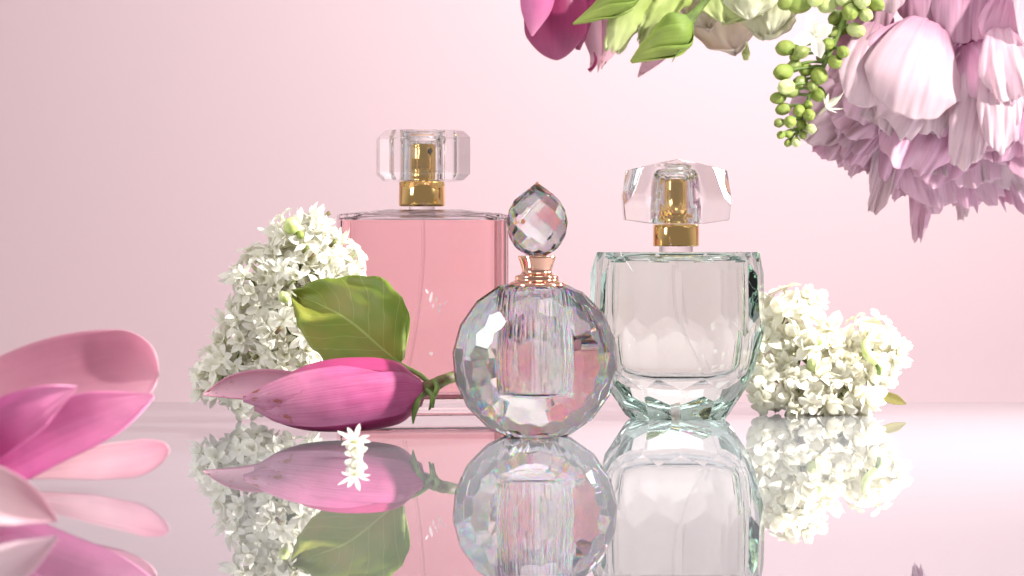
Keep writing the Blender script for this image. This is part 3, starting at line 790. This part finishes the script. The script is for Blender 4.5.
ll = thing('white_lilac_sprig', 'upright white lilac sprig with narrow spiky florets, left of the pink bottle', 'lilac sprig', at(270, 413, 92.5))
cluster(ll, [(300, 243, 27, 0), (318, 240, 20, .2), (262, 276, 28, 0), (296, 276, 30, -.3), (336, 268, 27, .2), (345, 285, 18, 0), (258, 308, 28, 0), (296, 322, 34, -.4), (245, 345, 28, .3), (285, 350, 32, 0), (222, 375, 26, .8), (255, 385, 28, .8), (300, 375, 26, 1)],
        92.5, 330, wm, 1.25, 3, M['green_stem'], [([(318, 228, 93), (300, 270, 93), (280, 320, 93), (250, 390, 93.2)], [.06, .12, .15]), ([(335, 270, 93), (310, 290, 93), (285, 315, 93)], [.05, .08])])
place('bud', budp, at(291, 226, 91.6), Vector((-.2, -.6, .8)).normalized(), 0, 1.5, ll)
place('bud', budg, at(300, 235, 91.6), Vector((.4, -.5, -.6)).normalized(), 0, .8, ll)
place('bud', budp, at(284, 297, 91.0), Vector((0, -.8, .4)).normalized(), 0, 1.1, ll)
for x, y, d_ in ((327, 215, 92.6), (333, 243, 91.8), (306, 249, 91.4), (312, 257, 91.4), (279, 330, 90.9), (292, 283, 91.1), (255, 358, 91.8)):
    bm_link('twig', tube_bm([at(x - 3, y + 3, d_), at(x, y, d_ - .1), at(x + 2, y - 2, d_)], [.08, .07, .09], 8, None, 5), M['brown_stem'], ll, smooth=True)

lr = thing('cream_lilac_sprig', 'lying cream white lilac sprig with rounded florets, right of the green tinted bottle', 'lilac sprig', at(830, 411, 98))
cluster(lr, [(795, 322, 32, 0), (772, 350, 24, 0), (806, 352, 32, -.4), (775, 385, 24, -.8), (808, 390, 26, -1.2), (845, 388, 26, -.8), (836, 360, 26, -.2), (868, 345, 28, 0), (880, 350, 20, .2), (866, 375, 20, 0)],
        98, 220, cm, 1.05, 5, M['green_stem'], [([(780, 330, 98.5), (800, 355, 98.5), (830, 375, 98.5), (875, 360, 98.5)], [.08, .12, .08])])
place('bud', budp, at(814, 365, 96.2), Vector((0, -.9, .3)).normalized(), 0, 1.5, lr)
place('bud', budp, at(818, 340, 96.4), Vector((0, -.9, .3)).normalized(), 0, 1.3, lr)
bm_link('curled_bud', tube_bm(px_spine([(873, 335, 96.2), (866, 343, 96), (867, 354, 95.9), (875, 362, 96), (880, 368, 96.3)]), [.04, .17, .19, .15, .1], 10), M['bud_pale'], lr, smooth=True)
bm_link('calyx', tube_bm(px_spine([(876, 363, 96), (879, 368, 96), (879, 374, 96.2)]), [.09, .13, .08], 8, None, 6), M['green_stem'], lr, smooth=True)
petal('leaf', px_spine([(875, 392, 98), (885, 397, 98), (896, 401, 97.8), (906, 404, 97.6)]), [.06, .24, .26, .03], (.1, -1, .6), M['small_leaf'], lr, cup=.5, thick=.02, nu=20, nv=9)

# fallen floret
ff = thing('fallen_floret', 'single white lilac floret standing on the table before the magnolia bud', 'flower', at(355, 458, 76.8))
star = floret_mesh('star_floret', 91, 8, .56, .085, .3, .12, 1); star.materials.append(M['white_petal'])
o = place('petals', star, at(355, 442, 76.8), Vector((.05, -.75, .65)).normalized(), .4, 1.0, ff)
o = place('petals', cm[1], at(356, 448, 76.8), Vector((.15, -.8, -.7)).normalized(), 1.2, .75, ff)
bm_link('tube', tube_bm([at(355, 440, 76.8), at(356, 449, 76.8), at(356, 458.2, 76.8)], [.16, .11, .14], 10, None, 8), M['white_petal'], ff, smooth=True)

# ------------------------------------------------------------------ open magnolia, front left
mg = thing('open_magnolia', 'large open pink magnolia flower lying at the front left of the table', 'magnolia flower', at(10, 490, 66.5))
petal('petal', px_spine([(-60, 425, 68), (0, 405, 69), (60, 386, 69.6), (115, 375, 70), (158, 377, 70)]), [.9, 1.3, 1.45, 1.35, 1.1], (.15, -1, .35), M['mag_mauve'], mg, tip=.22, cup=.5, wrinkle=.015, seed=2, label='dusky rear petal')
petal('petal', px_spine([(-60, 500, 65), (0, 468, 65), (50, 442, 65.5), (103, 419, 66), (153, 396, 67)]), [.9, 1.0, 1.02, .86, .08], (.05, -.9, .55), M['mag_vivid'], mg, cup=.6, wrinkle=.04, seed=6, label='vivid pink front petal')
petal('petal', px_spine([(-60, 455, 62.5), (-5, 420, 62.5), (38, 400, 63), (76, 387, 63.8)]), [1.0, .95, .72, .03], (.15, -.9, -.5), M['mag_vivid'], mg, cup=.75, wrinkle=.04, seed=8, label='arched petal over the centre')
petal('petal', px_spine([(20, 474, 68), (65, 467, 68), (105, 464, 67.6), (142, 460, 67), (169, 450, 66.6)]), [.2, .42, .58, .60, .45], (.1, -.85, .5), M['mag_blush'], mg, tip=.3, cup=.35, wrinkle=.02, seed=11, label='pale blush petal on the table')
petal('petal', px_spine([(-60, 494, 56.5), (-20, 499, 56.6), (20, 507, 57), (57, 521, 57.2)]), [.9, .95, .66, .05], (.2, -.75, .6), M['mag_blush'], mg, cup=.5, wrinkle=.02, seed=12, label='pale petal tipping down to the table')

# ------------------------------------------------------------------ hanging flowers along the top
DT = 103
m1 = thing('hanging_magnolia', 'deep pink magnolia bloom hanging from the top edge, leftmost of the hanging flowers', 'magnolia flower', at(560, -10, DT))
petal('petal', px_spine([(556, -70, DT), (556, -30, DT - .4), (556, 10, DT - .6), (556, 40, DT - .5), (557, 60, DT)]), [1.0, 1.4, 1.58, 1.5, 1.3], (0, .9, .15), M['mag_dark'], m1, tip=.35, cup=.7, seed=1)
petal('petal', px_spine([(548, -60, DT - 1.6), (540, -20, DT - 1.8), (535, 10, DT - 1.8), (532, 36, DT - 1.6)]), [.6, .8, .7, .04], (.1, .9, .1), M['mag_vivid'], m1, cup=.6, seed=2)
petal('petal', px_spine([(596, -60, DT + .6), (588, -20, DT + .4), (584, 15, DT + .3), (578, 50, DT + .5)]), [.6, .7, .6, .1], (-.2, .9, .1), M['mag_dark'], m1, cup=.6, seed=3)
m2 = thing('faded_magnolia', 'pale mauve magnolia petals with torn tips hanging behind the green lisianthus', 'magnolia flower', at(620, -10, DT + 1.5))
petal('petal', px_spine([(614, -60, DT + 1), (612, -10, DT + .8), (610, 30, DT + .8), (601, 67, DT + .8)]), [1.1, 1.3, 1.15, .65, .08], (0, .9, .1), M['mag_pale'], m2, cup=.45, seed=4, jag=.5)
petal('petal', px_spine([(594, 10, DT + .6), (592, 35, DT + .5), (595, 55, DT + .4), (590, 72, DT + .3)]), [.35, .42, .28, .05], (0, .9, .1), M['mag_pale'], m2, cup=.5, seed=5, twist=.6)
bm_link('torn_tip', tube_bm(px_spine([(594, 52, DT + .4), (596, 60, DT + .3), (593, 67, DT + .2), (588, 70, DT + .2)]), [.03, .07, .07, .06], 8), M['mag_dark'], m2, smooth=True)
petal('petal', px_spine([(660, -40, DT + 2), (668, 10, DT + 2), (660, 45, DT + 2), (638, 77, DT + 2)]), [1.2, 1.5, 1.1, .5, .03], (0, .9, .1), M['mag_pale'], m2, cup=.3, seed=6)

def lis_bud(name, label, spine, widths, D, parent_extra=None, seed=0):
    b = thing(name, label, 'flower bud', px_spine(spine, D)[0], 'green lisianthus buds')
    P = px_spine(spine, D)
    bm = tube_bm(P, [w * .8 for w in widths], 16, None, 24)
    bm_link('heart', bm, M['lis_bud'], b, smooth=True)
    d = (P[-1] - P[0]).normalized(); e1 = Vector((0, -1, 0)); e2 = d.cross(e1).normalized()
    for k in range(5):                       # spirally folded petals
        a0 = 2 * PI * k / 5 + seed
        rows, U = [], []
        for i in range(30):
            t = i / 29; c = catmull(P, t); r = catmull([Vector((w, 0, 0)) for w in widths], t).x
            row, ur = [], []
            for j in range(9):
                s = j / 8; a = a0 + 2.2 * t + (s - .5) * 1.9
                q = r * (.82 + .30 * s)
                row.append(c + (e1 * math.cos(a) + e2 * math.sin(a)) * q); ur.append((t, s))
            rows.append(row); U.append(ur)
        o = link('petal', grid_mesh('petal', rows, U), M['lis_bud'], b, True)
        m = o.modifiers.new('thickness', 'SOLIDIFY'); m.thickness = .03 * S
    return b
b1 = lis_bud('lisianthus_bud', 'slim closed green bud pointing left, over the dark magnolia petal', [(640, -12), (620, -2), (600, 11), (573, 24)], [.25, .62, .55, .3, .04], DT - 2.4, seed=.4)
b2 = lis_bud('lisianthus_bud', 'plump green bud on a dark stalk pointing down left, beside the white lisianthus', [(689, 20), (676, 34), (655, 48), (631, 62)], [.3, .78, .72, .42, .07], DT - 2.4, seed=1.3)
bm_link('stalk', tube_bm(px_spine([(720, -16, DT - 2.2), (708, -2, DT - 2.3), (697, 11, DT - 2.4), (688, 21, DT - 2.4)]), [.14, .14, .17, .3], 10), M['green_stem'], b2, smooth=True)
bm_link('sepal', tube_bm(px_spine([(690, 26, DT - 2.8), (688, 40, DT - 2.9), (678, 52, DT - 2.9), (672, 62, DT - 2.9)]), [.05, .035, .03, .015], 6), M['green_stem'], b2, smooth=True)
g1 = thing('green_lisianthus', 'half-open lime green lisianthus flower with frayed petal ends between the two green buds', 'flower', at(660, -12, DT - 1))
petal('petal', px_spine([(668, -40, DT - 1.5), (645, -8, DT - 2), (628, 22, DT - 2.2), (614, 52, DT - 2)]), [.9, 1.15, .95, .75, .45], (-.3, .9, .1), M['lis_green'], g1, cup=.75, seed=21, jag=.5, ruffle=.10, freq=4)
petal('petal', px_spine([(690, -40, DT - 1), (672, -6, DT - 1.6), (655, 18, DT - 1.8), (640, 42, DT - 1.5)]), [.9, 1.1, .9, .55, .2], (-.2, .9, .1), M['lis_green'], g1, cup=.5, seed=22, jag=.5, ruffle=.2, freq=3)
petal('petal', px_spine([(640, -40, DT - 1), (628, -5, DT - 1.2), (618, 25, DT - 1.4), (608, 45, DT - 1.2)]), [.9, .9, .75, .45, .2], (.2, .9, .1), M['lis_green'], g1, cup=.5, seed=23, jag=.5, ruffle=.15, freq=3)
w1 = thing('white_lisianthus', 'greenish white ruffled lisianthus flower between the green buds and the lilac buds', 'flower', at(745, -12, DT))
for sp_, wd, mt_, se, ru in (
        ([(740, -60, DT + .6), (728, -10, DT + .6), (727, 25, DT + .5), (735, 52, DT + .4)], [1.0, 1.6, 1.75, 1.4, .5], 'lis_cream', 31, .35),
        ([(765, -60, DT - .4), (768, -15, DT - .6), (768, 15, DT - .8), (764, 38, DT - .6)], [1.0, 1.3, 1.35, 1.2, .7], 'lis_white', 32, .35),
        ([(740, -60, DT - .6), (735, -20, DT - 1), (728, 5, DT - 1.2), (724, 24, DT - 1)], [1.0, 1.4, 1.5, 1.2, .6], 'lis_green', 33, .35),
        ([(720, -60, DT), (708, -15, DT - .2), (704, 8, DT - .3), (708, 28, DT - .2)], [.9, 1.2, 1.1, .9, .4], 'lis_cream', 34, .35),
        ([(785, -60, DT - 1), (785, -20, DT - 1.2), (779, 5, DT - 1.3), (772, 32, DT - 1.1)], [.6, .8, .85, .75, .4], 'lis_white', 35, .3),
        ([(750, -60, DT - 1.2), (752, -25, DT - 1.6), (750, 0, DT - 1.7), (748, 18, DT - 1.5)], [.8, 1.2, 1.3, 1.1, .5], 'lis_white', 36, .3)):
    petal('petal', px_spine(sp_), wd, (0, .8, .15), M[mt_], w1, cup=.35, ruffle=ru, freq=3, seed=se, jag=.35, thick=.03, tip=.25, wrinkle=.02)
bm_link('drip', tube_bm(px_spine([(746, 42, DT), (747, 48, DT - .1), (746, 53, DT - .1), (746, 60, DT)]), [.05, .08, .2, .1], 12), M['bud_pale'], w1, smooth=True)

# lilac buds
lb = thing('lilac_bud_sprig', 'hanging sprig of round green lilac buds with two opened white florets', 'lilac sprig', at(845, -12, DT - 3))
DL = DT - 3.2
bm = tube_bm(px_spine([(862, -20, DL), (842, 25, DL), (824, 65, DL), (806, 105, DL), (796, 138, DL)]), [.13, .12, .09, .05], 8)
buds = [(785, 48, 9, 0), (801, 52, 9, 0), (783, 72, 8.5, 1), (794, 66, 8, 0), (786, 87, 8.5, 2), (800, 82, 8, 0), (778, 98, 7.5, 0), (819, 76, 9.5, 1), (818, 94, 9, 1), (783, 109, 7.5, 0), (799, 111, 7, 1), (809, 115, 6.5, 0),
        (779, 123, 6, 0), (790, 122, 6.5, 1), (802, 125, 6, 0), (811, 129, 6.5, 1), (781, 135, 5.5, 0), (789, 134, 5, 0), (796, 142, 5, 1), (788, 143, 5, 0), (803, 135, 5.5, 0), (808, 105, 6, 0), (835, 62, 8, 1), (843, 52, 8, 1), (823, 55, 8, 0),
        (842, 28, 8.5, 0), (856, 30, 8, 1), (836, 18, 9, 0), (850, 12, 9, 1), (866, 15, 8.5, 1), (862, 0, 9, 2), (845, -2, 9, 2), (800, 5, 9, 1), (815, 0, 9, 1), (828, 4, 9, 2), (792, 92, 6, 0), (806, 70, 7, 0), (812, 86, 7, 0), (828, 44, 7, 0), (795, 57, 6, 0), (832, 32, 7, 0), (786, 3, 8, 1), (876, 4, 8, 1)]
for i, (x, y, r_, kind) in enumerate(buds):
    # nearest point of the stalk
    t = min(max((y + 20) / 158, 0), 1); ax = catmull(px_spine([(862, -20, DL), (842, 25, DL), (824, 65, DL), (806, 105, DL), (796, 138, DL)]), t - .06)
    dd = rnd.uniform(-.9, .1) if kind else rnd.uniform(-.5, .6)
    pos = at(x, y, DL + dd)
    dv = (pos - ax + Vector((0, -.45 - rnd.uniform(0, .3), -.15))).normalized()
    me = (budg, budg, budp)[kind] if kind != 1 or rnd.random() < .6 else budp
    if rnd.random() < .3 and kind == 0: me = budd
    ob = place('bud', me, pos, dv, rnd.uniform(0, 6), r_ * DL / F / .2 * rnd.uniform(.76, 1.0), lb)
    ob.scale.z *= rnd.uniform(1.0, 1.3)
    tube_bm([ax, (ax + pos) / 2 + Vector((0, 0, .1)), pos], [.07, .06, .08], 6, bm, 5)
bm_link('stem', bm, M['green_stem'], lb, smooth=True)
big = floret_mesh('open_floret', 77, 4, .78, .26, .5, .25, 1); big.materials.append(M['white_petal'])
big2 = floret_mesh('curled_floret', 79, 6, .62, .10, .5, -.2, 2); big2.materials.append(M['white_petal'])
place('floret', big, at(815, 35, DL - 2.0), Vector((-.15, -.95, -.1)).normalized(), .4, 1.15, lb)
place('floret', big2, at(826, 108, DL - .3), Vector((.55, -.5, .5)).normalized(), .3, 1.0, lb)

# peony
pe = thing('pink_peony', 'huge ruffled pale pink peony hanging from the top right corner', 'peony', at(960, -12, DT + 1))
r = random.Random(11)
def pp(root, end, wpx, dd, mat, cup=.2, ru=.3, jag=1.0, bulge=1.0, seed=0, face=(0, .9, .2), tw=0.0, rd=.3, neck=.4, curl=0.0):
    a, b = Vector((root[0], root[1])), Vector((end[0], end[1]))
    D = DT + dd; L = []
    for t in (0, .3, .65, 1):
        q = a.lerp(b, t); L.append((q.x, q.y, D - bulge * math.sin(t * PI * .75)))
    frill('petal', px_spine(L), wpx * D / F, face, M[mat], pe, cup, ru, jag, seed, twist=tw, rnd_=rd, neck=neck, curl=curl)
# back rank: the ragged outline
back = [(812, 152, 30), (832, 166, 26), (852, 180, 24), (872, 216, 15), (888, 203, 22), (906, 196, 20), (916, 246, 12), (930, 217, 18), (946, 210, 20), (960, 222, 13), (978, 214, 22), (998, 206, 24), (1020, 216, 22), (1042, 218, 26), (838, 112, 28), (846, 70, 26)]
for i, (x, y, w_) in enumerate(back):
    pp((948 + (x - 948) * .42, 70 + r.uniform(-10, 20)), (x, y), w_ * 1.3, r.uniform(.4, 1.8), r.choice(['peony', 'peony', 'peony_pale', 'peony_deep']), r.uniform(-.1, .4), r.uniform(.5, .95), 1.15, r.uniform(.4, 1.3), 50 + i, (r.uniform(-.3, .3), .9, r.uniform(0, .4)), r.uniform(-.25, .25), curl=r.uniform(-.4, .3))
for ly, (fr, n_, ln, dd0) in enumerate(((.95, 11, 105, .2), (.82, 11, 95, -.7), (.68, 9, 85, -1.5), (.54, 7, 70, -2.1))):
    for q in range(n_):
        a = deg(146 - (q + .5 + r.uniform(-.35, .35)) * 108 / n_)        # 90 = straight down
        R_ = 208 * fr * r.uniform(.9, 1.05)
        tx, ty = 965 + R_ * math.cos(a), 12 + R_ * math.sin(a) * .98
        pp((tx - ln * math.cos(a + r.uniform(-.35, .35)), ty - ln * math.sin(a)), (tx, ty), r.uniform(30, 48), dd0 + r.uniform(-.7, .7),
           r.choice(['peony', 'peony_pale', 'peony', 'peony_deep']), r.uniform(-.25, .5), r.uniform(.7, 1.4), r.uniform(.7, 1.2), r.uniform(.4, 1.4), 200 + ly * 20 + q, (r.uniform(-.4, .4), .9, r.uniform(-.1, .4)), r.uniform(-.35, .35), r.uniform(.1, .3), r.uniform(.4, .6), r.uniform(-.6, .4))
# front rank by hand
FR_ = [((885, 10), (836, 86), 34, -1.8, 'peony', .15, .3, .9, 1.0), ((900, 30), (856, 126), 36, -1.6, 'peony', .2, .35, .9, 1.2),
       ((915, 40), (892, 138), 34, -1.8, 'peony_pale', .2, .35, 1.0, 1.2), ((945, 50), (928, 140), 36, -2.2, 'peony_pale', .3, .6, 1.2, 1.2),
       ((934, 22), (906, 120), 62, -3.2, 'peony_pale', .45, .24, .7, 1.5), ((880, 24), (862, 108), 36, -2.8, 'peony_pale', .35, .16, .5, 1.2),
       ((990, 48), (964, 172), 30, -2.8, 'peony_pale', .3, .6, 1.1, 1.3), ((1000, 44), (1003, 156), 28, -3.4, 'peony_pale', .45, .7, 1.0, 1.5),
       ((1003, 26), (1014, 100), 34, -3.9, 'peony_pale', .35, .65, .9, 1.3), ((1044, 20), (1026, 146), 36, -2.6, 'peony', .3, .4, .9, 1.5),
       ((925, -60), (928, 34), 38, -2.0, 'peony_deep', .5, .2, .5, .6), ((962, -60), (958, 46), 34, -2.4, 'peony_deep', .6, .2, .5, .6),
       ((995, -60), (988, 48), 34, -2.2, 'peony_deep', .5, .2, .5, .8), ((870, -50), (864, 40), 36, -1.6, 'peony', .3, .3, .8, .8),
       ((1012, -10), (1000, 52), 30, -3.2, 'peony', .3, .3, .6, .8), ((1048, -50), (1034, 48), 32, -3.6, 'peony_pale', .3, .4, .8, 1.4),
       ((892, -60), (888, 14), 26, -2.6, 'peony_pale', .4, .2, .5, .8)]
for q, (a_, b_, w_, dd_, m_, cu_, ru_, jg_, bu_) in enumerate(FR_):
    pp(a_, b_, w_, dd_, m_, cu_, ru_, jg_, bu_, 101 + q, rd=.38)
bm_link('flower_head', lathe_bm(at(965, -10, DT + 1), [(.3, -3.0), (2.2, -2.2), (3.0, 0), (2.2, 2.4), (.4, 3)], 24), M['peony_deep'], pe, smooth=True)

# ------------------------------------------------------------------ lights, world, camera
def area(name, loc, target, size, power, col=(1, 1, 1), sy=None, spread=180):
    l = bpy.data.lights.new(name, 'AREA'); l.energy = power; l.color = col
    l.shape = 'RECTANGLE' if sy else 'DISK'; l.size = size * S
    if sy: l.size_y = sy * S
    l.spread = deg(spread)
    o = bpy.data.objects.new(name, l); C.objects.link(o)
    o.location = Vector(loc) * S
    o.rotation_euler = (Vector(target) - Vector(loc)).to_track_quat('-Z', 'Y').to_euler()
    return o
area('key_lamp', (50, 75, 36), (-2, 86, -4), 2.6, 2.1, (1, .96, .9), spread=60)
area('back_right_lamp', (54, 110, 26), (21, 70, -2), 8, 5.8, (1, .98, .98), spread=70)
area('left_fill', (-50, 60, 34), (-2, 88, 5), 14, 2.3, (1, .98, .97), 24)  # unseen lamp added for fill and white reflections in the glass
area('top_fill', (10, 60, 70), (0, 90, 5), 30, .9, (1, .99, .98), 20)  # unseen lamp added above as soft fill
area('backdrop_lamp', (22, 104, 50), (17, 160, 14), 20, 3.6, (1, .98, .985), spread=160)

w = bpy.data.worlds.new('World'); sc.world = w; w.use_nodes = True
nt = w.node_tree; N = nt.nodes; Lk = nt.links
bg = N['Background']
tc = N.new('ShaderNodeTexCoord'); sp = N.new('ShaderNodeSeparateXYZ'); Lk.new(tc.outputs['Generated'], sp.inputs[0])
cr = N.new('ShaderNodeValToRGB'); e = cr.color_ramp.elements
e[0].position = 0.30; e[0].color = (.27, .25, .26, 1); e[1].position = .62; e[1].color = (.62, .56, .58, 1)
mr = N.new('ShaderNodeMapRange'); mr.inputs[1].default_value = -1; mr.inputs[2].default_value = 1
ad = N.new('ShaderNodeMath'); ad.operation = 'MULTIPLY_ADD'; ad.inputs[1].default_value = .6
Lk.new(sp.outputs['Z'], ad.inputs[0]); Lk.new(sp.outputs['Y'], ad.inputs[2])
Lk.new(ad.outputs[0], mr.inputs[0]); Lk.new(mr.outputs[0], cr.inputs[0]); Lk.new(cr.outputs[0], bg.inputs[0])
bg.inputs[1].default_value = 1.0

cam = bpy.data.cameras.new('camera'); co = bpy.data.objects.new('camera', cam); C.objects.link(co)
cam.lens = 85; cam.sensor_width = 36; cam.clip_start = .01; cam.clip_end = 50
cam.shift_y = -(288 - 250) / 1024
co.location = (0, 0, H * S); co.rotation_euler = (PI / 2, 0, 0)
cam.dof.use_dof = True; cam.dof.focus_distance = .90; cam.dof.aperture_fstop = 22
sc.camera = co
sc.view_settings.view_transform = 'Standard'; sc.view_settings.look = 'None'
sc.view_settings.exposure = 0; sc.view_settings.gamma = 1
cy = sc.cycles
cy.max_bounces = 18; cy.transmission_bounces = 16; cy.glossy_bounces = 8; cy.diffuse_bounces = 3; cy.transparent_max_bounces = 16
cy.caustics_reflective = True; cy.caustics_refractive = True; cy.blur_glossy = 0.3
cy.sample_clamp_indirect = 4; cy.use_denoising = True
cy.use_adaptive_sampling = True; cy.adaptive_threshold = 0.025; cy.adaptive_min_samples = 24; cy.time_limit = 700
sc.render.film_transparent = False
